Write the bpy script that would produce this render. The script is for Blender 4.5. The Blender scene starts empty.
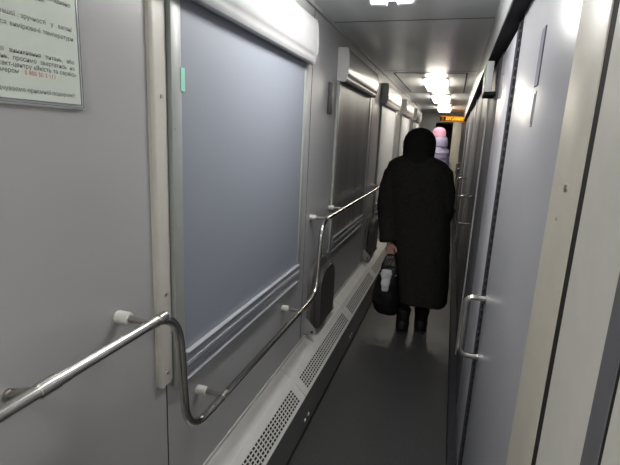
import bpy, bmesh, math, random
from mathutils import Vector, Matrix, noise
random.seed(7)
S = bpy.context.scene
COL = S.collection
PI = math.pi

# ------------------------------------------------------------------ helpers
def V(*a): return Vector(a)

class MB:
    """collects shapes into one mesh"""
    def __init__(s): s.bm = bmesh.new()
    def box(s, x0, x1, y0, y1, z0, z1, bev=0.0, seg=2):
        b = bmesh.new()
        vs = [b.verts.new((x, y, z)) for x in (x0, x1) for y in (y0, y1) for z in (z0, z1)]
        for f in ((0,1,3,2),(4,6,7,5),(0,4,5,1),(2,3,7,6),(0,2,6,4),(1,5,7,3)):
            b.faces.new([vs[i] for i in f])
        if bev > 0:
            bmesh.ops.bevel(b, geom=b.edges[:], offset=bev, segments=seg, affect='EDGES', profile=0.5)
        s.add(b); return s
    def add(s, b):
        bmesh.ops.recalc_face_normals(b, faces=b.faces[:])
        me = bpy.data.meshes.new('tmp'); b.to_mesh(me); b.free()
        s.bm.from_mesh(me); bpy.data.meshes.remove(me)
    def rings(s, rings, cap=True, closed=True):
        b = bmesh.new()
        R = [[b.verts.new(p) for p in r] for r in rings]
        n = len(R[0])
        for i in range(len(R) - 1):
            for j in range(n if closed else n - 1):
                k = (j + 1) % n
                b.faces.new((R[i][j], R[i][k], R[i+1][k], R[i+1][j]))
        if cap and closed:
            b.faces.new(R[0][::-1]); b.faces.new(R[-1])
        s.add(b); return s
    def tube(s, pts, r, n=12, cap=True, u0=None):
        pts = [Vector(p) for p in pts]
        rr = r if isinstance(r, (list, tuple)) else [r] * len(pts)
        t0 = (pts[1] - pts[0]).normalized()
        up = V(0, 0, 1) if abs(t0.z) < .9 else V(1, 0, 0)
        u = t0.cross(up).normalized() if abs(t0.z) < .9 else V(1, 0, 0)
        if u0 is not None: u = Vector(u0)
        out = []
        for i, p in enumerate(pts):
            a = pts[max(i - 1, 0)]; c = pts[min(i + 1, len(pts) - 1)]
            t = (c - a).normalized()
            u = (u - t * u.dot(t)).normalized()
            w = t.cross(u)
            q = rr[i]
            qa, qb = q if isinstance(q, (list, tuple)) else (q, q)
            out.append([p + u * (math.cos(2*PI*k/n) * qa) + w * (math.sin(2*PI*k/n) * qb) for k in range(n)])
        return s.rings(out, cap)
    def ball(s, c, r, n=14):
        rx, ry, rz = r if isinstance(r, (list, tuple)) else (r, r, r)
        b = bmesh.new()
        bmesh.ops.create_uvsphere(b, u_segments=n, v_segments=n, radius=1)
        for v in b.verts: v.co = V(c[0] + v.co.x*rx, c[1] + v.co.y*ry, c[2] + v.co.z*rz)
        s.add(b); return s
    def prism(s, poly, axis, a0, a1, bev=0.0):
        """poly: 2-d points in the two other axes, extruded along axis"""
        def P(p, a):
            return {'x': (a, p[0], p[1]), 'y': (p[0], a, p[1]), 'z': (p[0], p[1], a)}[axis]
        b = bmesh.new()
        A = [b.verts.new(P(p, a0)) for p in poly]; B = [b.verts.new(P(p, a1)) for p in poly]
        n = len(poly)
        b.faces.new(A); b.faces.new(B[::-1])
        for i in range(n): b.faces.new((A[i], B[i], B[(i+1) % n], A[(i+1) % n]))
        bmesh.ops.recalc_face_normals(b, faces=b.faces[:])
        if bev > 0: bmesh.ops.bevel(b, geom=b.edges[:], offset=bev, segments=2, affect='EDGES')
        s.add(b); return s
    def build(s, name, mat, parent=None, smooth=True, angle=35, loc=None):
        me = bpy.data.meshes.new(name)
        off = V(0, 0, 0)
        if parent is not None:
            p = parent
            while p is not None: off += p.location; p = p.parent
        elif loc is not None: off = V(*loc)
        for v in s.bm.verts: v.co -= off
        s.bm.to_mesh(me); s.bm.free()
        o = bpy.data.objects.new(name, me); COL.objects.link(o)
        if parent is not None: o.parent = parent
        elif loc is not None: o.location = off
        if mat: me.materials.append(mat)
        if smooth:
            me.polygons.foreach_set('use_smooth', [True] * len(me.polygons))
            me.set_sharp_from_angle(angle=math.radians(angle))
        return o

def tag(o, label, cat, group=None, kind=None):
    o['label'] = label; o['category'] = cat
    if group: o['group'] = group
    if kind: o['kind'] = kind
    return o

def thing(name, loc, label, cat, group=None, kind=None):
    o = bpy.data.objects.new(name, None); o.empty_display_size = .1
    COL.objects.link(o); o.location = loc
    return tag(o, label, cat, group, kind)

def copy_tree(o, parent=None):
    c = o.copy(); COL.objects.link(c)
    if parent is not None: c.parent = parent
    for ch in list(o.children): copy_tree(ch, c)
    return c

def fillet(pts, rad, n=8):
    pts = [Vector(p) for p in pts]; out = [pts[0]]
    for i in range(1, len(pts) - 1):
        a, b, c = pts[i-1], pts[i], pts[i+1]
        d1 = (a - b); d2 = (c - b)
        r = min(rad, d1.length * .49, d2.length * .49)
        p1 = b + d1.normalized() * r; p2 = b + d2.normalized() * r
        for k in range(n + 1):
            t = k / n
            out.append(p1 * (1-t)**2 + b * 2*t*(1-t) + p2 * t*t)
    out.append(pts[-1]); return out

def resample(pts, step):
    out = [pts[0]]
    for a, b in zip(pts, pts[1:]):
        L = (b - a).length
        k = max(1, int(L / step))
        for i in range(1, k + 1): out.append(a.lerp(b, i / k))
    return out

# ------------------------------------------------------------------ materials
def pm(name, col, rough=.5, metal=0.0, spec=.5, var=0.0, vscale=(20,20,20), bump=0.0, bscale=(60,60,60), emit=None, estr=0, rvar=0.0, coat=0.0, alpha=None, sheen=0):
    m = bpy.data.materials.new(name); m.use_nodes = True
    nt = m.node_tree; N = nt.nodes; L = nt.links
    b = N['Principled BSDF']
    b.inputs['Base Color'].default_value = (*col, 1)
    b.inputs['Roughness'].default_value = rough
    b.inputs['Metallic'].default_value = metal
    b.inputs['Specular IOR Level'].default_value = spec
    b.inputs['Coat Weight'].default_value = coat
    b.inputs['Sheen Weight'].default_value = sheen
    tc = N.new('ShaderNodeTexCoord')
    def tex(scale, detail=3):
        mp = N.new('ShaderNodeMapping'); mp.inputs['Scale'].default_value = scale
        L.new(tc.outputs['Object'], mp.inputs['Vector'])
        t = N.new('ShaderNodeTexNoise'); t.inputs['Scale'].default_value = 1; t.inputs['Detail'].default_value = detail
        L.new(mp.outputs['Vector'], t.inputs['Vector']); return t
    t = tex(vscale, 3 if vscale[1] > .1 else 0)
    cr = N.new('ShaderNodeValToRGB')
    v = max(var, 0.01)
    cr.color_ramp.elements[0].position = .3; cr.color_ramp.elements[1].position = .7
    cr.color_ramp.elements[0].color = (*[c * (1 - v) for c in col], 1)
    cr.color_ramp.elements[1].color = (*[min(1, c * (1 + v)) for c in col], 1)
    L.new(t.outputs['Fac'], cr.inputs['Fac']); L.new(cr.outputs['Color'], b.inputs['Base Color'])
    if rvar:
        mr = N.new('ShaderNodeMapRange'); mr.inputs['To Min'].default_value = max(0.02, rough - rvar); mr.inputs['To Max'].default_value = rough + rvar
        L.new(t.outputs['Fac'], mr.inputs['Value']); L.new(mr.outputs['Result'], b.inputs['Roughness'])
    if bump:
        t2 = tex(bscale, 2 if bscale[1] > .1 else 0); bp = N.new('ShaderNodeBump'); bp.inputs['Strength'].default_value = bump; bp.inputs['Distance'].default_value = .003
        L.new(t2.outputs['Fac'], bp.inputs['Height']); L.new(bp.outputs['Normal'], b.inputs['Normal'])
    if emit:
        b.inputs['Emission Color'].default_value = (*emit, 1); b.inputs['Emission Strength'].default_value = estr
    return m

M = {}
M['floor'] = pm('linoleum', (.056,.058,.058), .42, spec=.45, var=.18, vscale=(90,90,90), bump=.04, bscale=(140,140,140))
M['wall'] = pm('grey_laminate', (.368,.368,.374), .33, spec=.45, var=.03, vscale=(3,3,3), bump=.012, bscale=(5,5,5))
M['ceil'] = pm('brushed_panel', (.80,.83,.84), .30, metal=.12, var=.05, vscale=(9,.02,.02), bump=.05, bscale=(6,.02,.02))
M['hatch'] = pm('hatch_panel', (.78,.78,.77), .30, metal=.15, var=.04, vscale=(9,.02,.02), bump=.05, bscale=(6,.02,.02))
M['cream'] = pm('cream_plastic', (.50,.475,.405), .42, var=.03)
M['creamwall'] = pm('cream_laminate', (.56,.55,.50), .45, var=.03)
M['strip'] = pm('cream_strip', (.50,.485,.44), .4, var=.03)
M['white'] = pm('white_plastic', (.78,.78,.78), .35, var=.02)
M['capwhite'] = pm('cap_plastic', (.58,.57,.54), .45, var=.03)
M['barlight'] = pm('bar_edge', (.62,.63,.66), .3, metal=.5)
M['casing'] = pm('blind_casing_white', (.36,.36,.365), .25, spec=.6, var=.02)
M['endcap'] = pm('blind_endcap', (.58,.58,.57), .4, var=.02)
M['fabric'] = pm('blind_fabric_blue_grey', (.215,.235,.275), .6, var=.03, vscale=(300,300,300))
M['fabric_pale'] = pm('blind_fabric_pale', (.55,.56,.58), .5, var=.03, vscale=(300,300,300))
M['fabric_dark'] = pm('blind_fabric_dark', (.17,.165,.155), .38, var=.10, vscale=(6,10,.8), bump=.04, bscale=(3,16,1.0), spec=.5)
M['channel'] = pm('grey_green_channel', (.29,.31,.295), .4, var=.03)
M['alu'] = pm('anodised_bar', (.34,.36,.41), .35, metal=.4, var=.03, vscale=(5,60,5))
M['chrome'] = pm('polished_steel', (.62,.60,.57), .16, metal=1, var=.03, rvar=.04)
M['steel'] = pm('dull_steel', (.45,.43,.40), .35, metal=1, var=.06)
M['heater'] = pm('heater_enamel', (.56,.55,.53), .42, var=.04, vscale=(8,8,8))
M['grille'] = pm('grille_enamel', (.60,.60,.58), .42, var=.04, vscale=(8,8,8))
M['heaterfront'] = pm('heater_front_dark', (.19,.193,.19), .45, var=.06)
M['black'] = pm('black_cavity', (.008,.008,.008), .7)
M['rubber'] = pm('rubber_gasket', (.030,.030,.035), .75, spec=.2, var=.2, vscale=(80,80,80))
M['seam'] = pm('seam_rubber', (.016,.015,.014), .8, spec=.15)
M['seat'] = pm('seat_dark_vinyl', (.055,.053,.050), .5, var=.1, vscale=(40,40,40), bump=.03, bscale=(200,200,200))
M['bracket'] = pm('bracket_zinc', (.42,.41,.39), .4, metal=.3, var=.08)
M['seatback'] = pm('seat_frame_grey', (.13,.13,.125), .5, var=.05)
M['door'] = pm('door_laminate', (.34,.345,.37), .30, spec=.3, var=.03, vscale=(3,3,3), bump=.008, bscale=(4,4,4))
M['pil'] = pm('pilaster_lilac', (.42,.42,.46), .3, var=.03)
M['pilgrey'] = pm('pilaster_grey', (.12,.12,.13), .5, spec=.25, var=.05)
M['doorfar'] = pm('door_dark_laminate', (.060,.062,.068), .42, var=.05, spec=.22)  # door laminate again, darkened to carry the shade of the unlit far wall
M['fascia'] = pm('fascia_grey', (.40,.40,.41), .33, var=.03, metal=.2)
M['fasciadark'] = pm('track_dark', (.018,.018,.02), .8, spec=.2, var=.1)
M['paper'] = pm('notice_paper', (.60,.66,.60), .4, var=.015)
M['acrylic'] = pm('notice_frame', (.66,.67,.68), .25, var=.02)
M['ink'] = pm('ink_grey', (.20,.22,.21), .6)
M['inkred'] = pm('ink_red', (.62,.27,.26), .6)
M['inkline'] = pm('ink_line', (.17,.18,.20), .6)
M['mint'] = pm('mint_sticker', (.30,.62,.50), .5)
M['green'] = pm('green_pictogram', (.02,.45,.18), .4)
M['lavender'] = pm('number_plate', (.13,.13,.18), .45)
M['coat'] = pm('black_wool', (.0195,.0188,.018), .9, spec=.12, var=.25, vscale=(60,60,60), bump=.25, bscale=(120,120,120))
M['hood'] = pm('black_knit', (.0145,.0142,.014), .92, spec=.1, var=.25, vscale=(60,60,200), bump=.5, bscale=(50,50,260))
M['tights'] = pm('dark_trousers', (.010,.010,.011), .85, spec=.15)
M['boot'] = pm('black_boot', (.009,.009,.009), .6, spec=.3, var=.2)
M['leather'] = pm('black_leather', (.007,.007,.008), .4, spec=.3, var=.2, bump=.25, bscale=(28,28,28))
M['paperbag'] = pm('white_paper', (.62,.63,.66), .7, var=.06, bump=.35, bscale=(30,30,30))
M['skin'] = pm('skin', (.38,.235,.185), .55, var=.06, vscale=(40,40,40))
M['eye'] = pm('eye_white', (.7,.7,.68), .3)
M['puffer'] = pm('lilac_nylon', (.36,.33,.50), .5, var=.05)
M['pinkhat'] = pm('pink_knit', (.52,.27,.38), .85, var=.12, vscale=(90,90,200), bump=.5, bscale=(80,80,260))
M['brownhair'] = pm('brown_hair', (.05,.03,.02), .6, var=.3, vscale=(200,200,10))
M['glass'] = pm('night_glass', (.01,.011,.013), .05, spec=.6)
M['vest'] = pm('vestibule_dark', (.07,.062,.055), .5, var=.1)
M['signbody'] = pm('sign_body', (.02,.016,.012), .4)
M['led'] = pm('amber_led', (.6,.25,.02), .5, emit=(1,.40,.02), estr=1.6)
M['leddim'] = pm('amber_led_dim', (.3,.12,.02), .5, emit=(1,.33,.03), estr=.55)
M['lamp'] = pm('lamp_diffuser', (.8,.8,.78), .4, emit=(1,.93,.80), estr=11.5)
M['lampnear'] = pm('lamp_diffuser_cool', (.8,.8,.8), .4, emit=(1,.98,.95), estr=15)
M['lampmid'] = pm('lamp_diffuser_dim', (.8,.8,.8), .4, emit=(1,.98,.95), estr=18)
M['lampcap'] = pm('lamp_cap', (.75,.76,.78), .4)

# ------------------------------------------------------------------ dimensions (metres; x across, y along the corridor, z up)
XL, XR, ZC = -.70, .15, 2.10
Y0, YE = -1.3, 10.0
PITCH = 1.65
WY = [.975 + PITCH * i for i in range(5)]      # near edge of each window unit
WW, WZ0, WZ1 = 1.09, .775, 1.93

# ------------------------------------------------------------------ setting
o = MB().box(-.80, .30, Y0, 12.0, -.04, 0).build('floor', M['floor'], smooth=False)
tag(o, 'dark grey linoleum floor of the narrow corridor', 'floor', kind='structure')

mb = MB()
edges = [Y0]
for y in WY: edges += [y + .04, y + WW - .04]
edges.append(YE + .06)
for i in range(0, len(edges), 2):
    mb.box(XL - .06, XL, edges[i], edges[i+1], 0, ZC + .01)
for y in WY:
    mb.box(XL - .06, XL, y + .04, y + WW - .04, 0, WZ0 + .02)
    mb.box(XL - .06, XL, y + .04, y + WW - .04, WZ1, ZC + .01)
o = mb.build('wall_left', M['wall'], smooth=False)
tag(o, 'grey laminate left wall of the corridor with the window openings', 'wall', kind='structure')

# panel joints of the left wall, thin dark cover lines
mb = MB()
for y in (.955, 2.16, 3.86, 5.52): mb.box(XL - .004, XL + .0012, y, y + .003, .36, .80 if y < 1 else ZC)
o = mb.build('trim_1', M['rubber'], smooth=False)
tag(o, 'thin dark joints between the grey panels of the left wall', 'trim', kind='structure')

o = MB().box(XL - .02, XL + .012, Y0, YE, ZC - .018, ZC).build('trim_2', M['fascia'], smooth=False)
tag(o, 'slim grey cove strip where left wall meets ceiling', 'trim', kind='structure')

# ceiling of separate panels
mb = MB()
cy = [Y0, 2.48, 4.22, 6.05, 7.7, 9.3, 10.06]
for a, b in zip(cy, cy[1:]): mb.box(XL - .06, .30, a + .002, b - .002, ZC, ZC + .03, .0015, 1)
mb.box(XL - .06, .30, Y0, YE + .06, ZC + .012, ZC + .05)
ceil = mb.build('ceiling', M['ceil'])
tag(ceil, 'brushed metal ceiling panels over the corridor', 'ceiling', kind='structure')
for y in cy[1:-1]:
    MB().box(XL + .012, .118, y - .0035, y + .0035, ZC - .0012, ZC + .01).build('panel_joint', M['black'], ceil, smooth=False)
MB().box(-.60, .03, 4.34, 6.0, ZC - .004, ZC + .01, .001, 1).build('hatch', M['hatch'], ceil)
mb = MB()
for (a, b, c, d) in ((-.612,.042,4.328,4.342), (-.612,-.60,4.33,6.0), (.03,.042,4.33,6.0)):
    mb.box(a, b, c, d, ZC - .0025, ZC + .01)
mb.build('hatch_seal', M['rubber'], ceil, smooth=False)

# right wall: backing slab, near cream panels
mb = MB()
mb.box(.195, .26, Y0, YE + .06, 0, ZC + .01)
mb.box(.170, .21, .494, .664, 0, ZC, .002, 1)
mb.box(.170, .21, Y0, .448, 0, ZC, .002, 1)
o = mb.build('wall_right', M['creamwall'])
tag(o, 'cream laminate right wall beside the camera', 'wall', kind='structure')
o = MB().box(.1695, .20, .454, .496, 0, ZC, .001, 1).build('trim_3', M['pilgrey'])
tag(o, 'grey strip between cream panels at lower right corner', 'trim', kind='structure')
o = MB().box(.1705, .20, .662, .690, 0, ZC)
o.box(.1705, .20, .446, .456, 0, ZC)
o = o.build('trim_4', M['seam'])
tag(o, 'dark rubber seals in the gaps beside the cream door post', 'trim', kind='structure')
post = MB().box(.168, .20, .688, .858, 0, ZC, .003).build('trim_5', M['cream'])
tag(post, 'cream door post with screws on the right', 'trim', kind='structure')
for (y, z, r) in ((.757, 1.439, .0062), (.784, 1.387, .0022)):
    MB().tube([(.170, y, z), (.1662, y, z)], r, 12).build('screw', M['steel'], post)

# near door with bow handle and number plate holder
def bow(name, parent, x, y, z0, z1, out, r, mat):
    h = MB().tube(resample(fillet([(x + .004, y, z0), (x - out, y, z0), (x - out, y, z1), (x + .004, y, z1)], .035), .01), r, 12).build(name, mat, parent)
    for z in (z0, z1):
        MB().tube([(x + .003, y, z), (x - .004, y, z)], r * 1.7, 14).build('rosette', mat, h)
    return h
d1 = MB().box(.172, .20, .858, 1.700, .01, 1.94, .003).build('door_1', M['door'])
tag(d1, 'grey laminate compartment door nearest the camera with bow handle', 'door', kind='structure')
bow('door_handle', d1, .172, 1.655, .714, .946, .070, .0108, M['chrome'])
MB().box(.1690, .176, 1.200, 1.248, 1.640, 1.772, .001, 1).build('number_plate', M['lavender'], d1)
MB().box(.1700, .176, 1.206, 1.240, 1.545, 1.628, .001, 1).build('label_holder', M['door'], d1)
MB().box(.1692, .1706, 1.214, 1.226, 1.55, 1.622).build('label_slot', M['lavender'], d1)

o = MB().box(.1695, .20, 1.700, 1.835, 0, 1.95)
for k in range(64):                      # brush seal teeth
    z = .02 + k * .03
    o.box(.164, .172, 1.708, 1.722 + .006 * (k % 3), z, z + .018)
o = o.build('trim_6', M['rubber'])
tag(o, 'dark brush seal along the closing edge of the near door', 'trim', kind='structure')
pw = MB().box(.1685, .20, 1.835, 2.34, 0, 1.90, .002).build('trim_7', M['pil'])
tag(pw, 'lilac grey door pilaster past the near door', 'trim', kind='structure')
pg = MB().box(.1690, .20, 2.345, 2.98, 0, 1.94, .002).build('trim_8', M['pilgrey'])
tag(pg, 'dark grey panel between the first two compartment doors', 'trim', kind='structure')
for z in (1.80,):
    MB().tube([(.170, 2.20, z), (.1665, 2.20, z)], .005, 12).build('screw', M['steel'], pw)
# edge strips and the doors further along
ed = MB()
for i in range(4):
    y = 2.98 + 1.85 * i
    ed.box(.160, .20, y, y + .035, 0, 1.95, .003)
ed = ed.build('trim_9', M['pil'])
tag(ed, 'pale edge strips of the door frames further along the right wall', 'trim', kind='structure')
for i in range(4):
    y = 3.02 + 1.85 * i
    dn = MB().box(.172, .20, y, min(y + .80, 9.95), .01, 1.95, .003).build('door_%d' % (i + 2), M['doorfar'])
    tag(dn, ['dark glossy compartment door right of the person in black', 'third compartment door along the right wall',
             'fourth compartment door along the right wall', 'last compartment door before the corridor end'][i], 'door', kind='structure')
    bow('door_handle', dn, .172, y + .56, .885, 1.10, .095, .009, M['chrome'])
    if y + .83 < YE:
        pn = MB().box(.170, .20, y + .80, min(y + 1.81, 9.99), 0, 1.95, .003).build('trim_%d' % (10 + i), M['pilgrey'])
        tag(pn, ['grey wall panel beside the second compartment door', 'grey wall panel beside the third compartment door',
                 'grey wall panel beside the fourth compartment door', 'grey wall panel at the far end of the right wall'][i], 'wall panel', kind='structure')
# skirting, door track, fascia
o = MB().box(.125, .20, 1.55, YE, 0, .07, .003).build('baseboard_right', M['rubber'])
tag(o, 'dark skirting along the right wall', 'baseboard', kind='structure')
fa = MB().box(.118, .20, Y0, YE, 1.93, ZC + .005, .004).build('trim_14', M['fascia'])
tag(fa, 'grey fascia beam above the doors of the right wall', 'trim', kind='structure')
MB().box(.121, .195, Y0, YE, 1.922, 1.932).build('door_track', M['fasciadark'], fa)  # near-black colour holds the shade under the fascia overhang
for (y, z) in ((1.78, 2.01), (1.80, 2.03)):
    MB().tube([(.120, y, z), (.1155, y, z)], .004, 10).build('screw', M['steel'], fa)

# exit box with green edge
ex = thing('exit_sign', (.15, 2.55, 1.75), 'small white box with green pictogram side hanging under the door fascia', 'sign')
MB().box(.112, .146, 2.50, 2.72, 1.757, 1.905, .004).build('casing', M['white'], ex)
MB().box(.1105, .113, 2.512, 2.708, 1.80, 1.895).build('pictogram_panel', M['green'], ex)
MB().box(.114, .169, 2.505, 2.715, 1.742, 1.759).build('base_clip', M['fasciadark'], ex)

o = MB().box(XL - .06, .26, Y0 - .06, Y0, 0, ZC).build('wall_front', M['creamwall'], smooth=False)
tag(o, 'cream end wall behind the camera', 'wall', kind='structure')
# corridor end
mb = MB()
mb.box(XL - .06, -.43, YE, YE + .06, 0, ZC); mb.box(.10, .26, YE, YE + .06, 0, ZC); mb.box(-.43, .10, YE, YE + .06, 1.88, ZC)
o = mb.build('wall_back', M['fascia'], smooth=False)
tag(o, 'end wall of the corridor with an open doorway', 'wall', kind='structure')
mb = MB()
mb.box(XL - .06, .26, 11.9, 11.96, 0, ZC); mb.box(XL - .06, -.6, YE + .06, 11.9, 0, ZC); mb.box(.2, .26, YE + .06, 11.9, 0, ZC); mb.box(XL - .06, .26, YE + .06, 11.96, ZC, ZC + .04)
o = mb.build('wall_vestibule', M['vest'], smooth=False)
tag(o, 'dark vestibule beyond the corridor end doorway', 'wall', kind='structure')
dl = MB().box(-.07, .095, 9.42, 9.46, .01, 1.885, .004).build('door_6', M['cream'])
tag(dl, 'cream door leaf standing open at the corridor end', 'door', kind='structure')
MB().box(-.052, -.04, 9.39, 9.425, .95, 1.10, .003, 1).build('door_handle', M['steel'], dl)

# display over the far doorway
sg = thing('display_sign', (-.11, 9.9, 1.92), 'amber scrolling display over the far doorway', 'sign')
MB().box(-.35, .16, 9.86, 9.98, 1.900, 2.020, .006).build('casing', M['signbody'], sg)
led = MB(); dim = MB()
x = -.23; rnd = random.Random(3)
for k in range(12):                      # unreadable letter-like dot blocks
    w = .024
    for a in range(3):
        for b in range(5):
            if rnd.random() < .72:
                led.box(x + a*.0088, x + a*.0088 + .0075, 9.853, 9.861, 1.935 + b*.0125, 1.935 + b*.0125 + .0105)
    x += .031
for a in range(3):
    for b in range(5):
        if (a + b) % 2 == 0: dim.box(-.31 + a*.012, -.302 + a*.012, 9.853, 9.861, 1.935 + b*.0125, 1.945 + b*.0125)
dim.box(-.345, .155, 9.856, 9.861, 2.003, 2.015); dim.box(-.345, .155, 9.856, 9.861, 1.905, 1.915)
led.build('lit_dots', M['led'], sg, smooth=False); dim.build('dim_dots', M['leddim'], sg, smooth=False)

# ------------------------------------------------------------------ windows and roller blinds
wl = ['window behind the blue grey blind nearest the camera', 'window behind the dark blind', 'third window along the left wall',
      'fourth window along the left wall', 'last window of the left wall']
for i, y in enumerate(WY):
    mb = MB()
    a, b = y + .02, y + WW - .02
    mb.box(XL - .05, XL + .003, a, a + .05, WZ0, WZ1 + .02); mb.box(XL - .05, XL + .003, b - .05, b, WZ0, WZ1 + .02)
    mb.box(XL - .05, XL + .003, a, b, WZ0, WZ0 + .05); mb.box(XL - .05, XL + .003, a, b, WZ1 - .03, WZ1 + .02)
    w = mb.build('window_%d' % (i + 1), M['channel'])
    tag(w, wl[i], 'window', kind='structure')
    MB().box(XL - .045, XL - .035, a + .03, b - .03, WZ0 + .03, WZ1 - .01).build('window_pane', M['glass'], w)

def cassette_poly(x0, x1, z0, z1):
    d = x1 - x0
    return [(x0, z1), (x0, z0 + .012), (x0 + d*.35, z0 + .004), (x0 + d*.62, z0), (x0 + d*.78, z0 + .003), (x0 + d*.86, z0 + .012), (x0 + d*.88, z0 + .022),
            (x0 + d*.885, z0 + .032), (x0 + d*.93, z0 + .036), (x0 + d, z0 + .05), (x0 + d*1.01, z0 + .09), (x0 + d*.98, z0 + .15), (x0 + d*.90, z1 - .008), (x0 + d*.82, z1)]
def make_blind(i):
    y = WY[i]
    lab = ['large blue grey roller blind on the window nearest the camera, under a white casing',
           'dark grey roller blind on the second window, left of the handrail end', 
           'pale roller blind on the third window along the left wall',
           'fourth roller blind along the left wall, lit near the hooded head',
           'last roller blind along the left wall, near the corridor end'][i]
    t = thing('roller_blind', (XL, y, WZ0), lab, 'roller blind', 'roller blinds on the corridor windows')
    y0, y1 = y + .005, y + 1.055
    z0, z1 = 1.815, 2.0
    MB().prism(cassette_poly(XL + .001, -.634, z0, z1), 'y', y0 + .014, y1 - .012).build('casing', M['casing'], t)
    for (a, b) in ((y0, y0 + .014), (y1 - .012, y1)):
        MB().prism(cassette_poly(XL + .001, -.632, z0 - .002, z1 + .002), 'y', a, b).build('end_cap', M['casing'] if i == 0 else M['endcap'], t)
    # fabric
    mf = M['fabric'] if i == 0 else (M['fabric_dark'] if i == 1 else M['fabric_pale'])
    ny, nz = (90, 24) if i == 1 else (2, 2)
    rg = []
    for c in range(nz + 1):
        fr, bk = [], []
        for a in range(ny + 1):
            yy = y + .05 + (WW - .10) * a / ny; zz = .85 + (1.84 - .85) * c / nz
            q = 1 - c / nz
            dx = (.0030 * math.sin(yy * 17 + .8) * q + .0012 * math.sin(yy * 41 + zz * 3) * q) if i == 1 else 0
            fr.append((XL + .0135 + dx, yy, zz)); bk.append((XL + .0115 + dx, yy, zz))
        rg.append(fr + bk[::-1])
    m = MB(); m.rings(rg); m.build('blind_fabric', mf, t)
    # bottom bars
    ya, yb = y + .05, y + WW - .05
    bb_ = MB().box(XL + .003, XL + .026, ya, yb, .834, .862, .002).build('bottom_bar', M['alu'], t)
    MB().box(XL + .012, XL + .029, ya, yb, .860, .8645, .001, 1).build('bar_edge', M['barlight'], bb_)
    MB().box(XL + .012, XL + .029, ya, yb, .8305, .835, .001, 1).build('bar_edge', M['barlight'], bb_)
    sb_ = MB().box(XL + .003, XL + .024, ya, yb, .798, .824, .002).build('sill_bar', M['alu'], t)
    MB().box(XL + .003, XL + .012, ya, yb, .824, .8305).build('bar_groove', M['rubber'], sb_)
    MB().box(XL + .012, XL + .027, ya, yb, .8215, .825, .001, 1).build('bar_edge', M['barlight'], sb_)
    MB().box(XL + .003, XL + .018, ya, yb, .778, .797, .002).build('sill_lip', M['alu'], sb_)
    MB().box(XL + .003, XL + .024, ya, yb, .7725, .777, .001, 1).build('bar_edge', M['barlight'], sb_)
    # side channels
    for (a, bb) in ((y + .008, y + .052), (y + WW - .055, y + WW - .012)):
        m = MB(); m.box(XL + .001, XL + .018, a, bb, .772, 1.84, .003)
        sc = m.build('side_channel', M['channel'], t)
        for z in (.95, 1.25, 1.50): MB().tube([(XL + .017, a + .012, z), (XL + .0195, a + .012, z)], .0028, 10).build('screw', M['steel'], sc)
    if i == 0:
        MB().box(XL + .010, XL + .0195, y + .046, y + .064, 1.595, 1.652).build('sticker', M['mint'], t)
    return t
for i in range(5): make_blind(i)

# cream cover strip left of the first window
st = MB()
pr = [(XL, .912), (XL + .007, .914), (XL + .010, .920), (XL + .011, .928), (XL + .0085, .936), (XL + .0085, .968), (XL + .006, .978), (XL, .980)]
zz = [.800, .806, .815] ; ins = [.012, .004, 0]
rings = []
for z, q in zip(zz + [ZC - .02], ins + [0]):
    rings.append([(px, max(.912 + q, min(.980 - q, py)), z) for px, py in pr])
st.rings(rings)
st = st.build('trim_15', M['strip'])
tag(st, 'cream vertical cover strip left of the first blind', 'trim', kind='structure')
for z in (.835, 1.065, 1.575):
    MB().tube([(XL + .007, .953, z), (XL + .0105, .953, z)], .005, 12).build('screw', M['steel'], st)

# ------------------------------------------------------------------ notice on the left wall
nt = thing('notice_board', (XL, .50, 1.53), 'pale printed passenger notice in a clear frame at upper left', 'notice')
MB().box(XL, XL + .006, .28, .715, 1.526, 1.86, .003).build('clear_frame', M['acrylic'], nt)
MB().box(XL + .004, XL + .0075, .285, .705, 1.536, 1.855).build('paper_sheet', M['paper'], nt)
ln = MB()
for (a, b, c, d) in ((.285,.7065,1.5345,1.5362), (.285,.7115,1.5300,1.5312), (.7050,.7065,1.5345,1.855), (.7100,.7115,1.53,1.86)):
    ln.box(XL + .0072, XL + .0082, a, b, c, d)
ln.build('border_line', M['inkline'], nt, smooth=False)
def text_mesh(body, size, align, y, z, mat, parent, name, stretch=1.0, word=1.0):
    c = bpy.data.curves.new('t', 'FONT'); c.body = body; c.size = size; c.align_x = align; c.resolution_u = 2; c.space_word = word; c.offset = .0001
    t = bpy.data.objects.new('t', c); COL.objects.link(t)
    me = bpy.data.meshes.new_from_object(t.evaluated_get(bpy.context.evaluated_depsgraph_get()))
    bpy.data.objects.remove(t); bpy.data.curves.remove(c)
    off = parent.location
    for v in me.vertices: v.co = V(XL + .0080, y + v.co.x * stretch, z + v.co.y) - off
    o = bpy.data.objects.new(name, me); COL.objects.link(o); o.parent = parent
    me.materials.append(mat); return o
TXT = [('10:00)', 1.7235, .686, 'inkred', 1), ('у вагоні, що не обладнано', 1.7050, .693, 'ink', 1.6), ('системою кондиціонування.', 1.6990, .640, 'ink', 1.1),
       ('Для вашої зручності у вагоні', 1.6640, .693, 'ink', 3.4), ('регулюються вимірювачі температури', 1.6480, .695, 'ink', 1.6),
       ('У разі виникнення питань, або', 1.6075, .694, 'ink', 3.0), ('зауважень, просимо звертатись на', 1.5965, .694, 'ink', 2.4),
       ('контакт-центру «Якість та сервіс»', 1.5860, .696, 'ink', 1.2), ('за номером', 1.5760, .579, 'ink', 1.0), ('0 800 50 3 111', 1.5760, .651, 'inkred', 1.0),
       ('Відчуваємо приємної подорожі!', 1.5480, .690, 'ink', 1.0)]
for body, z, yr, mt, wd in TXT:
    text_mesh(body, .0102, 'RIGHT', yr, z, M[mt], nt, 'printed_line', 1.0, wd)

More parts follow.
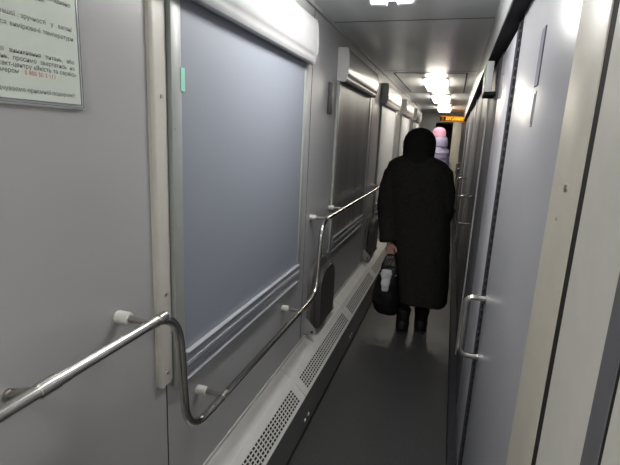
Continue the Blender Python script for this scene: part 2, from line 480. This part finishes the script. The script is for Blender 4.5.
# small hinge plate by the second blind
o = MB().box(XL, XL + .018, 2.46, 2.51, 1.62, 1.79, .004).build('coat_hook_plate', M['seat'], loc=(XL, 2.485, 1.62))
tag(o, 'small dark plate on the wall left of the second blind', 'wall plate')

# ------------------------------------------------------------------ handrail
XRAIL = -.605
hr = thing('handrail', (XRAIL, 1.5, .69), 'polished steel handrail dipping below the first window along the left wall', 'handrail')
path = fillet([(XRAIL, -.6, 1.068), (XRAIL, .878, 1.068), (XRAIL, .912, .687), (XRAIL, 2.10, .687), (XRAIL, 2.145, 1.068), (XRAIL, 9.3, 1.068)], .105, 12)
MB().tube(resample(path, .06), .0118, 16).build('rail_tube', M['chrome'], hr)
for (y, z) in ((.782, 1.068), (1.115, .687), (1.86, .687), (2.24, 1.068), (2.62, 1.068), (4.10, 1.068), (5.6, 1.068), (7.2, 1.068), (8.8, 1.068)):
    s = MB().tube([(XL + .002, y, z), (XRAIL, y, z)], .0085, 12).build('bracket_stub', M['steel'], hr)
    MB().tube([(XL, y, z), (XL + .004, y, z), (XL + .032, y, z), (XL + .034, y, z)], [.0145, .0155, .0145, .012], 16).build('wall_cap', M['capwhite'], s)
    dy = .014
    MB().tube([(XRAIL, y - dy, z), (XRAIL, y + dy, z)], .0132, 16).build('joint_collar', M['steel'], s)
for (y, z) in ((.815, 1.068), (.535, 1.068), (1.05, .687)):
    MB().tube([(XRAIL, y - .012, z), (XRAIL, y + .012, z)], .0128, 16).build('rail_sleeve', M['chrome'], hr)

MB().tube([(XRAIL, .485, 1.068), (XRAIL, .487, 1.068), (XRAIL, .523, 1.068), (XRAIL, .525, 1.068)], [.0125, .0145, .0145, .0125], 18).build('rail_sleeve', M['chrome'], hr)
fl = MB().tube([(XL, .508, 1.028), (XL + .005, .508, 1.028)], .013, 20).build('wall_flange', M['steel'], hr)
MB().tube([(XL + .004, .508, 1.028), (XRAIL, .50, 1.068)], .007, 10).build('flange_stub', M['steel'], fl)
# ------------------------------------------------------------------ heater covers
P_LIP, P_CR, P_HL, P_HR, P_OUT, P_TOE = (XL + .002, .369), (-.640, .336), (-.612, .312), (-.567, .266), (-.557, .252), (-.568, .035)
UL = 1.02
def make_heater(y):
    t = thing('heater_cover', (XL, y, 0), '', 'heater cover', 'heater covers along the left wall')
    a, b = y + .0015, y + UL - .0015
    # ledge against the wall with raised lip
    MB().prism([(XL + .001, .385), (XL + .006, .385), (XL + .0065, .371), (P_CR[0], P_CR[1]), (P_CR[0] + .001, P_CR[1] - .012), (XL + .001, .352)], 'y', a, b).build('ledge', M['heater'], t)
    # perforated sloping panel: u along y, v down the slope
    def sl(v): # v in metres from crease
        p0 = V(P_CR[0], 0, P_CR[1]); p1 = V(P_OUT[0], 0, P_OUT[1]); d = (p1 - p0); L = d.length
        return p0 + d.normalized() * v
    Ls = (V(P_OUT[0], 0, P_OUT[1]) - V(P_CR[0], 0, P_CR[1])).length
    us = [a]; holes_u = []
    u = y + .06
    while u < y + UL - .065:
        us += [u, u + .0185]; holes_u.append(len(us) - 2); u += .0245
    us.append(b)
    vs = [0]; holes_v = []
    v = .037
    for k in range(5):
        vs += [v, v + .0092]; holes_v.append(len(vs) - 2); v += .0142
    vs.append(Ls)
    bm = bmesh.new()
    g = [[bm.verts.new((sl(vv).x, uu, sl(vv).z)) for vv in vs] for uu in us]
    for i in range(len(us) - 1):
        for j in range(len(vs) - 1):
            if i in holes_u and j in holes_v: continue
            bm.faces.new((g[i][j], g[i+1][j], g[i+1][j+1], g[i][j+1]))
    bmesh.ops.recalc_face_normals(bm, faces=bm.faces[:])
    bmesh.ops.solidify(bm, geom=bm.faces[:], thickness=.0015)
    m = MB(); m.add(bm); gr = m.build('grille_panel', M['grille'], t, smooth=False)
    # black backing behind the slots paints the shade inside the cover
    q0, q1 = sl(.03), sl(Ls - .006)
    MB().prism([(q0.x - .008, q0.z - .010), (q1.x - .010, q1.z - .008), (q1.x - .016, q1.z - .016), (q0.x - .016, q0.z - .018)], 'y', a + .01, b - .01).build('inner_duct', M['black'], gr, smooth=False)
    # front
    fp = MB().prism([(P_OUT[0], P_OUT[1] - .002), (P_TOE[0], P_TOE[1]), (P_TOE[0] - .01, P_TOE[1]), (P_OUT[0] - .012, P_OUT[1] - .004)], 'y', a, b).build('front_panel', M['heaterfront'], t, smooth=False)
    for dy in (.03, .085):
        MB().ball((P_TOE[0] + .0045, y + dy, .10), (.005, .011, .011), 10).build('screw', M['white'], fp)
    MB().box(XL + .02, P_TOE[0] - .02, a, b, 0, .04).build('plinth', M['black'], t, smooth=False)
    return t
hl = ['perforated heater cover at the bottom edge below the first blind', 'perforated heater cover beside the first folding seat',
      'perforated heater cover below the dark second blind', 'perforated heater cover beside the held black handbag',
      'fifth heater cover along the left wall, beyond the person in black', 'sixth heater cover along the left wall', 'seventh heater cover along the left wall',
      'eighth heater cover along the left wall', 'heater cover at the far end of the left wall']
h0 = make_heater(.83); h0['label'] = hl[0]
for i in range(1, 9):
    c = copy_tree(h0); c.location = (XL, .83 + UL * i, 0); c['label'] = hl[i]

# ------------------------------------------------------------------ folding seats
def make_seat(y):
    t = thing('folding_seat', (XL, y, .30), '', 'folding seat', 'folding seats on the left wall')
    def arch(y0, y1, z0, z1, r):
        pts = [(y0, z0), (y0, z1 - r)]
        for k in range(1, 10): an = PI - PI/2 * k / 10; pts.append((y0 + r + r*math.cos(an), z1 - r + r*math.sin(an)))
        for k in range(0, 11): an = PI/2 - PI/2 * k / 10; pts.append((y1 - r + r*math.cos(an), z1 - r + r*math.sin(an)))
        pts.append((y1, z0)); return pts
    MB().prism(arch(y - .02, y + .34, .392, .79, .13), 'x', XL, XL + .022, .004).build('wall_frame', M['seatback'], t)
    MB().prism(arch(y + .04, y + .37, .395, .745, .12), 'x', XL + .024, XL + .062, .008).build('seat_pad', M['seat'], t)
    for q in (y - .045, y + .355):
        br = MB().prism([(XL, .485), (XL + .016, .485), (XL + .066, .432), (XL + .070, .408), (XL + .058, .393), (XL, .393)], 'y', q, q + .006, .001).build('hinge_bracket', M['bracket'], t)
        MB().tube([(XL + .048, q - .004, .412), (XL + .048, q + .012, .412)], .0075, 12).build('pivot', M['rubber'], br)
    return t
s0 = make_seat(2.27); s0['label'] = 'dark folding seat stowed against the wall right of the nearest blind'
s1 = copy_tree(s0); s1.location.y = 3.98; s1['label'] = 'dark folding seat stowed against the wall left of the person in black'

# ------------------------------------------------------------------ ceiling lamps
def make_lamp(y0, y1, xc, w, matd, label):
    t = thing('ceiling_lamp', (xc, (y0 + y1) / 2, ZC), label, 'ceiling lamp', 'ceiling lamps of the corridor')
    MB().box(xc - w/2 - .012, xc + w/2 + .012, y0 - .01, y1 + .01, ZC - .012, ZC + .002, .004).build('base_plate', M['lampcap'], t)
    rings = []
    yc, L = (y0 + y1) / 2 - .022, (y1 - y0) - .06
    for k, (z, f) in enumerate([(-.010, 1.0), (-.034, .985), (-.050, .93), (-.062, .83), (-.068, .6), (-.0685, .25)]):
        r = []
        for j in range(32):
            an = 2*PI*j/32; c, s = math.cos(an), math.sin(an)
            e = .45
            r.append((xc + math.copysign(abs(c)**e, c) * w/2 * f, yc + math.copysign(abs(s)**e, s) * (L/2 - w/2*(1-f)), ZC + z))
        rings.append(r)
    MB().rings(rings).build('diffuser', matd, t)
    for ye, sgn in ((y1, -1),):
        m = MB()
        for dx in (-w*.29, w*.29):
            m.box(xc + dx - w*.19, xc + dx + w*.19, min(ye, ye + sgn*.05), max(ye, ye + sgn*.05), ZC - .070, ZC - .008, .012, 3)
        m.box(xc - w*.4, xc + w*.4, min(ye, ye + sgn*.035), max(ye, ye + sgn*.035), ZC - .034, ZC - .008, .006, 2)
        m.build('end_cap', M['lampcap'], t)
    return t
make_lamp(-.78, -.08, -.285, .26, M['lampnear'], 'ceiling lamp above and behind the camera')
make_lamp(1.25, 1.985, -.305, .19, M['lampmid'], 'ceiling lamp at the top edge, only its white far end in view')
make_lamp(4.62, 5.35, -.25, .225, M['lamp'], 'large glowing ceiling lamp nearest to the hooded person')
make_lamp(6.25, 6.95, -.25, .225, M['lamp'], 'second glowing ceiling lamp along the corridor')
make_lamp(8.3, 9.0, -.25, .225, M['lamp'], 'third glowing ceiling lamp, just before the amber display')

# ------------------------------------------------------------------ people
def remeshed(mb, name, mat, parent, voxel, loc, smooth=3, deform=None):
    o = mb.build('pre', mat, parent, loc=loc)
    md = o.modifiers.new('r', 'REMESH'); md.mode = 'VOXEL'; md.voxel_size = voxel
    me = bpy.data.meshes.new_from_object(o.evaluated_get(bpy.context.evaluated_depsgraph_get()))
    old = o.data; o.modifiers.clear(); o.data = me; bpy.data.meshes.remove(old)
    me.name = name; o.name = name
    b = bmesh.new(); b.from_mesh(me)
    for k in range(smooth): bmesh.ops.smooth_vert(b, verts=b.verts[:], factor=.5, use_axis_x=True, use_axis_y=True, use_axis_z=True)
    if deform:
        b.normal_update()
        base = o.location if parent is None else parent.location
        nv = [v.co + v.normal * deform(v.co + base) for v in b.verts]
        for v, c in zip(b.verts, nv): v.co = c
    b.to_mesh(me); b.free()
    if not me.materials: me.materials.append(mat)
    me.polygons.foreach_set('use_smooth', [True] * len(me.polygons))
    return o

def hand(mb, wrist, d, side, curl, thumb):
    """d: direction of the hand, side: palm normal the fingers close towards, thumb: side direction of the thumb; unit vectors"""
    d, side, thumb = Vector(d).normalized(), Vector(side).normalized(), Vector(thumb).normalized()
    w = Vector(wrist)
    mb.tube([w - d*.03, w + d*.02, w + d*.05, w + d*.085], [(.022, .022), (.024, .018), (.034, .017), (.036, .014)], 12, u0=thumb)
    for off, L in ((.027, .068), (.009, .076), (-.009, .071), (-.026, .056)):
        p = w + d*.075 + thumb*off
        pts = [p]; dirv = d.copy(); an = 0
        for k, f in enumerate((.42, .33, .25)):
            an += curl[k]
            dirv = (d * math.cos(an) + side * math.sin(an))
            p = p + dirv * L * f; pts.append(p)
        mb.tube(pts, [.0092, .0088, .008, .0065], 10)
        for q, r in zip(pts, (.0092, .0088, .008, .0065)): mb.ball(q, r, 8)
    p = w + d*.03 + thumb*.022; q = p + (thumb*.7 + d*.6 + side*.3).normalized()*.035; r = q + (d*.75 + side*.55).normalized()*.03
    mb.tube([p, q, r], [.012, .0105, .008], 10); mb.ball(r, .008, 8); mb.ball(q, .0105, 8)

def head(mb, c, k=1.0):
    """c: centre of the skull; the face looks along +y"""
    x, y, z = c
    mb.ball((x, y, z + .015*k), (.074*k, .092*k, .098*k), 20)
    mb.ball((x, y + .030*k, z - .050*k), (.056*k, .062*k, .066*k), 16)      # jaw
    mb.ball((x, y + .072*k, z - .092*k), (.020*k, .016*k, .014*k), 10)      # chin
    mb.tube([(x, y + .088*k, z + .012*k), (x, y + .100*k, z - .012*k), (x, y + .108*k, z - .030*k)], [.007*k, .010*k, .013*k], 10)  # nose
    mb.ball((x, y + .088*k, z - .058*k), (.022*k, .010*k, .006*k), 10)      # lips
    mb.ball((x, y + .086*k, z - .067*k), (.019*k, .010*k, .006*k), 10)
    for s in (-1, 1):
        mb.ball((x + s*.030*k, y + .082*k, z + .022*k), (.022*k, .010*k, .008*k), 10)  # brow
        mb.ball((x + s*.074*k, y - .004*k, z - .012*k), (.008*k, .018*k, .030*k), 10)  # ear
    mb.tube([(x, y - .012*k, z - .06*k), (x, y - .022*k, z - .16*k)], [.054*k, .060*k], 14)  # neck

def eyes(c, parent, k=1.0):
    for s in (-1, 1):
        MB().ball((c[0] + s*.031*k, c[1] + .078*k, c[2] + .002*k), .012*k, 10).build('eye', M['eye'], parent)

# --- woman in black, walking away
PX, PY = -.215, 3.40
b = MB()
HC = (-.248, 3.42, 1.475)
head(b, HC, .96)
b.tube([(-.18, PY, .80), (-.19, PY, .92), (-.215, PY, 1.08), (-.235, PY, 1.22), (-.243, PY, 1.31), (-.246, PY, 1.37)],
       [(.13, .10), (.145, .11), (.125, .10), (.150, .10), (.12, .085), (.055, .055)], 18)
legs = (((-.245, PY, .86), (-.245, PY + .03, .46), (-.243, PY - .01, .09)), ((-.115, PY, .86), (-.108, PY + .05, .46), (-.103, PY + .05, .09)))
for hip, knee, ank in legs:
    b.tube([hip, Vector(hip).lerp(Vector(knee), .5), knee, Vector(knee).lerp(Vector(ank), .35), ank], [.085, .070, .053, .052, .036], 14)
    b.ball((ank[0], ank[1] + .06, .045), (.036, .10, .032), 12)
LW, RW = V(-.390, 3.318, .735), V(-.035, 3.60, .90)
b.tube([(-.385, PY, 1.275), (-.415, PY, 1.20), (-.43, PY, .99), (-.415, PY - .035, .86), LW], [.058, .052, .042, .038, .026], 12)
b.tube([(-.09, PY, 1.285), (-.05, PY, 1.20), (-.04, PY + .01, 1.0), (-.035, 3.50, .945), RW], [.058, .052, .042, .038, .026], 12)
b.ball((-.385, PY, 1.275), .06, 12); b.ball((-.09, PY, 1.285), .06, 12)
b.tube([(-.385, PY, 1.275), (-.24, PY, 1.30), (-.09, PY, 1.285)], [.06, .085, .06], 14)
hand(b, LW, (.10, -.02, -1), (.05, -1, .0), (.25, .8, .9), (1, .05, .1))
hand(b, RW, (-.2, 1, -.15), (-1, -.2, 0), (.3, .5, .4), (0, .2, 1))
p1 = remeshed(b, 'person', M['skin'], None, .0045, (PX, PY, 0), 2)
tag(p1, 'person in long black coat and hood walking away, black handbag in left hand', 'person')
eyes(HC, p1, .96)
# trousers and boots
for hip, knee, ank in legs:
    MB().tube([hip, Vector(hip).lerp(Vector(knee), .5), knee, Vector(knee).lerp(Vector(ank), .35), Vector(ank) + V(0, 0, .03)], [.092, .078, .058, .050, .042], 16).build('trouser_leg', M['tights'], p1)
    x, y = ank[0], ank[1]
    m = MB()
    m.tube([(x, y, .015), (x, y, .06), (x, y - .002, .12), (x, y - .004, .19), (x, y - .004, .195)], [(.050, .052), (.052, .054), (.052, .054), (.062, .064), (.052, .056)], 16)
    m.tube([(x, y - .045, .045), (x, y, .050), (x, y + .06, .045), (x, y + .125, .036), (x, y + .165, .026)], [(.044, .036), (.053, .044), (.054, .038), (.047, .028), (.026, .014)], 16)
    m.ball((x, y - .035, .055), (.042, .040, .050), 14)
    bt = remeshed(m, 'boot', M['boot'], p1, .005, None, 2)
    m = MB(); m.tube([(x, y - .068, .008), (x, y - .02, .008), (x, y + .09, .008), (x, y + .17, .010)], [(.034, .008), (.043, .008), (.046, .008), (.022, .008)], 16); m.build('boot_sole', M['rubber'], bt)
# coat
b = MB()
def ell(c, hw, hd, z, n=36, ph=0, amp=0):
    return [(c + hw*(1 + amp*math.sin(5*2*PI*k/n + ph))*math.cos(2*PI*k/n), PY + hd*(1 + amp*math.sin(5*2*PI*k/n + ph))*math.sin(2*PI*k/n), z + (.006*math.sin(3*2*PI*k/n) if amp else 0)) for k in range(n)]
b.rings([ell(-.118, .196, .170, .268, amp=.035), ell(-.126, .202, .172, .40, amp=.03), ell(-.145, .208, .166, .58, amp=.02), ell(-.172, .218, .158, .78, amp=.01), ell(-.195, .220, .150, .96), ell(-.215, .222, .146, 1.12),
         ell(-.236, .232, .140, 1.22), ell(-.243, .232, .130, 1.285), ell(-.246, .212, .116, 1.335), ell(-.248, .165, .102, 1.365), ell(-.248, .115, .095, 1.385), ell(-.247, .09, .09, 1.40)])
b.tube([(-.365, PY, 1.285), (-.412, PY, 1.235), (-.440, PY, 1.12), (-.444, PY, .98), (-.424, PY - .035, .85), (-.402, PY - .075, .735)], [.075, .086, .082, .077, .072, .068], 18)
b.tube([(-.12, PY, 1.300), (-.065, PY, 1.255), (-.036, PY, 1.13), (-.030, PY + .005, 1.00), (-.028, PY + .03, .955), (-.030, PY + .16, .91)], [.075, .084, .080, .077, .072, .060], 18)
def folds(p):
    n1 = noise.noise(V(p.x*9, p.y*9, p.z*2.2)); n2 = noise.noise(V(p.x*22, p.y*22, p.z*16))
    s = .5 + .5*math.sin(p.z*46 + p.x*14) if (p.x < -.40 or p.x > -.05) and p.z < 1.2 else 0
    return .006*n1 + .002*n2 + .003*s
ct = remeshed(b, 'coat', M['coat'], p1, .007, None, 3, folds)
# hollow the cuff and hem look: dark lining rings
m = MB(); m.tube([(-.4050, PY - .071, .750), (-.4020, PY - .077, .728)], .064, 18); m.build('cuff', M['hood'], ct)
# hood, open at the face
rings = []
hx, hy = -.247, 3.415
prof = [(1.325, .155, .125, 0), (1.36, .135, .120, 0), (1.39, .116, .114, .1), (1.42, .116, .116, .35), (1.455, .119, .120, .55), (1.49, .118, .120, .65), (1.525, .108, .113, .62), (1.555, .088, .096, .5), (1.577, .060, .068, .25), (1.589, .028, .03, .05)]
n = 33
bm = bmesh.new(); rows = []
for z, rw, rd, gap in prof:
    a0 = PI/2 + gap; a1 = PI/2 + 2*PI - gap
    rows.append([bm.verts.new((hx + rw*math.cos(a0 + (a1 - a0)*k/(n-1)), hy - .005 + rd*math.sin(a0 + (a1 - a0)*k/(n-1)), z + .008*math.sin(a0*0 + k*.7)*(z < 1.42))) for k in range(n)])
for i in range(len(rows) - 1):
    for k in range(n - 1): bm.faces.new((rows[i][k], rows[i][k+1], rows[i+1][k+1], rows[i+1][k]))
tp = bm.verts.new((hx, hy - .005, 1.593))
for k in range(n - 1): bm.faces.new((rows[-1][k], rows[-1][k+1], tp))
bmesh.ops.recalc_face_normals(bm, faces=bm.faces[:])
bmesh.ops.solidify(bm, geom=bm.faces[:], thickness=.006)
m = MB(); m.add(bm); m.build('hood', M['hood'], p1, angle=80)

# --- handbag in the left hand
BX, BY = -.376, 3.290
bg = thing('handbag', (BX, BY, .165), 'black leather handbag hanging from the left hand of the person in black', 'handbag')
m = MB(); rg = []
for z, hw, hd, dx in ((.160, .050, .030, .012), (.168, .078, .045, .010), (.20, .102, .058, .004), (.27, .114, .066, -.006), (.35, .108, .062, -.010), (.43, .092, .050, -.006), (.50, .074, .036, .000), (.535, .060, .024, .004), (.545, .052, .014, .006)):
    hw *= .95; rg.append([(BX + dx + hw*math.copysign(abs(math.cos(a))**.8, math.cos(a)), BY + hd*math.copysign(abs(math.sin(a))**.8, math.sin(a)), z) for a in [2*PI*k/32 for k in range(32)]])
m.rings(rg)
bod = remeshed(m, 'bag_body', M['leather'], bg, .006, None, 2, lambda p: .005*noise.noise(p*18))
m = MB(); m.tube([(BX - .046, BY - .002, .545), (BX - .02, BY - .006, .549), (BX + .03, BY - .006, .549), (BX + .056, BY - .002, .545)], .0045, 8); m.build('zip_edge', M['boot'], bg)
for s in (-1, 1):
    yy = BY + s*.026
    pts = fillet([(BX - .055, yy, .49), (BX - .050, yy, .56), (BX - .022, BY + .002 + s*.008, .638), (BX + .034, BY + .002 + s*.008, .638), (BX + .060, yy, .56), (BX + .062, yy, .49)], .04, 8)
    hd = MB().tube(resample(pts, .02), .007, 10).build('bag_handle', M['leather'], bg)
    for dx in (-.055, .062): MB().ball((BX + dx, yy + s*.010, .492), .009, 10).build('handle_ring', M['steel'], hd)
pp = MB(); rg = []
for i, (z, hw, hd) in enumerate(((.365, .020, .010), (.385, .027, .014), (.42, .030, .016), (.46, .036, .018), (.50, .044, .017), (.528, .040, .010), (.534, .03, .004))):
    rg.append([(BX - .010 + hw*math.cos(a), BY - .062 + (.018 if i > 2 else 0) + hd*math.sin(a), z) for a in [2*PI*k/24 for k in range(24)]])
pp.rings(rg)
o = remeshed(pp, 'paper_package', M['paperbag'], None, .004, (BX, BY - .05, .335), 1, lambda p: .007*noise.noise(p*32))
tag(o, 'crumpled white package tucked at the opening of the black handbag', 'package')

# --- second person further along
QX, QY = -.218, 6.95
b = MB(); HC2 = (-.225, 6.97, 1.575); k2 = 1.0
head(b, HC2, k2)
b.tube([(QX, QY, .86), (QX, QY, .98), (QX, QY, 1.14), (QX, QY, 1.30), (QX, QY, 1.39), (QX, QY, 1.46)], [(.13, .10), (.15, .11), (.125, .10), (.15, .10), (.12, .085), (.055, .055)], 18)
legs2 = [((QX + s*.075, QY, .92), (QX + s*.075, QY + .02*s, .48), (QX + s*.075, QY + .03*s, .09)) for s in (-1, 1)]
for hip, knee, ank in legs2:
    b.tube([hip, Vector(hip).lerp(Vector(knee), .5), knee, Vector(knee).lerp(Vector(ank), .35), ank], [.085, .070, .053, .052, .036], 14)
    b.ball((ank[0], ank[1] + .06, .045), (.036, .10, .032), 12)
for s in (-1, 1):
    wq = V(QX + s*.20, QY + .05, .84)
    b.tube([(QX + s*.14, QY, 1.36), (QX + s*.17, QY, 1.29), (QX + s*.20, QY, 1.08), wq], [.058, .052, .042, .026], 12)
    b.tube([(QX, QY, 1.38), (QX + s*.14, QY, 1.36)], [.08, .06], 12)
    hand(b, wq, (0, .1, -1), (-s, 0, 0), (.2, .35, .35), (0, 1, 0))
p2 = remeshed(b, 'person', M['skin'], None, .005, (QX, QY, 0), 2)
tag(p2, 'person in lilac padded jacket and pink knit hat at the far end', 'person')
eyes(HC2, p2, k2)
for hip, knee, ank in legs2:
    MB().tube([hip, Vector(hip).lerp(Vector(knee), .5), knee, Vector(knee).lerp(Vector(ank), .35), Vector(ank) + V(0, 0, .02)], [.092, .078, .062, .060, .05], 16).build('trouser_leg', M['tights'], p2)
    x, y = ank[0], ank[1]
    m = MB()
    m.tube([(x, y, .015), (x, y, .06), (x, y, .17)], [(.046, .050), (.047, .052), (.054, .056)], 16)
    m.tube([(x, y - .045, .045), (x, y, .050), (x, y + .06, .045), (x, y + .125, .036), (x, y + .165, .026)], [(.038, .036), (.045, .044), (.047, .038), (.043, .028), (.024, .014)], 16)
    remeshed(m, 'boot', M['boot'], p2, .006, None, 2)
b = MB()
def ell2(hw, hd, z, n=32): return [(QX + hw*math.cos(2*PI*k/n), QY + hd*math.sin(2*PI*k/n), z) for k in range(n)]
rs = []
for i in range(37):
    t = i / 36; z = .78 + t * (1.44 - .78)
    hw = .165 + .01*math.sin(t*3) if t < .85 else .168 - (t - .85)/.15*.05
    hd = .14 if t < .85 else .14 - (t - .85)/.15*.05
    q = .006*abs(math.sin(z*PI/.062))
    rs.append(ell2(hw + q - .01, hd + q - .01, z))
b.rings(rs)
for s in (-1, 1):
    pts, rr = [], []
    A, B, C = V(QX + s*.13, QY, 1.37), V(QX + s*.195, QY, 1.10), V(QX + s*.20, QY + .04, .88)
    for i in range(25):
        t = i / 24; p = A.lerp(B, t*2) if t < .5 else B.lerp(C, t*2 - 1)
        pts.append(p); rr.append(.066 - .012*t + .005*abs(math.sin(p.z*PI/.062)))
    b.tube(pts, rr, 16)
jk = remeshed(b, 'jacket', M['puffer'], p2, .007, None, 1, lambda p: .004*noise.noise(p*25))
m = MB(); n = 28; rg = []
for z, r in ((1.40, .095), (1.43, .124), (1.47, .124), (1.51, .118), (1.545, .108), (1.56, .098)): rg.append([(QX + r*math.cos(2*PI*k/n), QY + .01 - .012 + r*.95*math.sin(2*PI*k/n), z) for k in range(n)])
m.rings(rg, cap=False); bmesh.ops.solidify(m.bm, geom=m.bm.faces[:], thickness=.012); m.build('jacket_collar', M['puffer'], jk)
m = MB(); rg = []
for z, r in ((1.555, .088), (1.565, .098), (1.582, .101), (1.602, .097), (1.606, .095), (1.64, .093), (1.67, .078), (1.692, .052), (1.702, .02)): rg.append([(HC2[0] + r*math.cos(2*PI*k/n), HC2[1] + r*1.12*math.sin(2*PI*k/n), z + (.018*math.sin(2*PI*k/n) if z < 1.63 else 0)) for k in range(n)])
m.rings(rg); m.build('knit_hat', M['pinkhat'], p2)
m = MB(); m.ball((HC2[0], HC2[1] - .022, 1.545), (.078, .078, .075), 16); m.build('hair', M['brownhair'], p2)

p2.rotation_euler.z = math.radians(52)   # turned a little towards the windows
# ------------------------------------------------------------------ world, camera, view
w = bpy.data.worlds.new('night'); S.world = w; w.use_nodes = True
w.node_tree.nodes['Background'].inputs['Color'].default_value = (.35, .42, .55, 1)
w.node_tree.nodes['Background'].inputs['Strength'].default_value = .02

def cam_matrix():
    vy = V(455 - 310, -(142 - 232.5), 0); vz = V(214 - 310, -(2230 - 232.5), 0)
    f = math.sqrt(-(vy.x*vz.x + vy.y*vz.y))
    Y = V(vy.x, vy.y, -f).normalized(); Z = -V(vz.x, vz.y, -f).normalized(); X = Y.cross(Z)
    return f, Matrix((X, Y, Z))
f, R = cam_matrix()
cam = bpy.data.cameras.new('camera'); co = bpy.data.objects.new('camera', cam); COL.objects.link(co)
cam.sensor_fit = 'HORIZONTAL'; cam.sensor_width = 36; cam.lens = f / 620 * 36; cam.clip_start = .02
co.matrix_world = Matrix.Translation((0, 0, 1.5)) @ R.to_4x4()
S.camera = co
vs = S.view_settings
vs.view_transform = 'Standard'; vs.look = 'None'; vs.gamma = 1; vs.use_curve_mapping = False
vs.exposure = 0.75
S.cycles.use_denoising = True
S.cycles.max_bounces = 10; S.cycles.diffuse_bounces = 6; S.cycles.glossy_bounces = 5
S.cycles.sample_clamp_indirect = 6
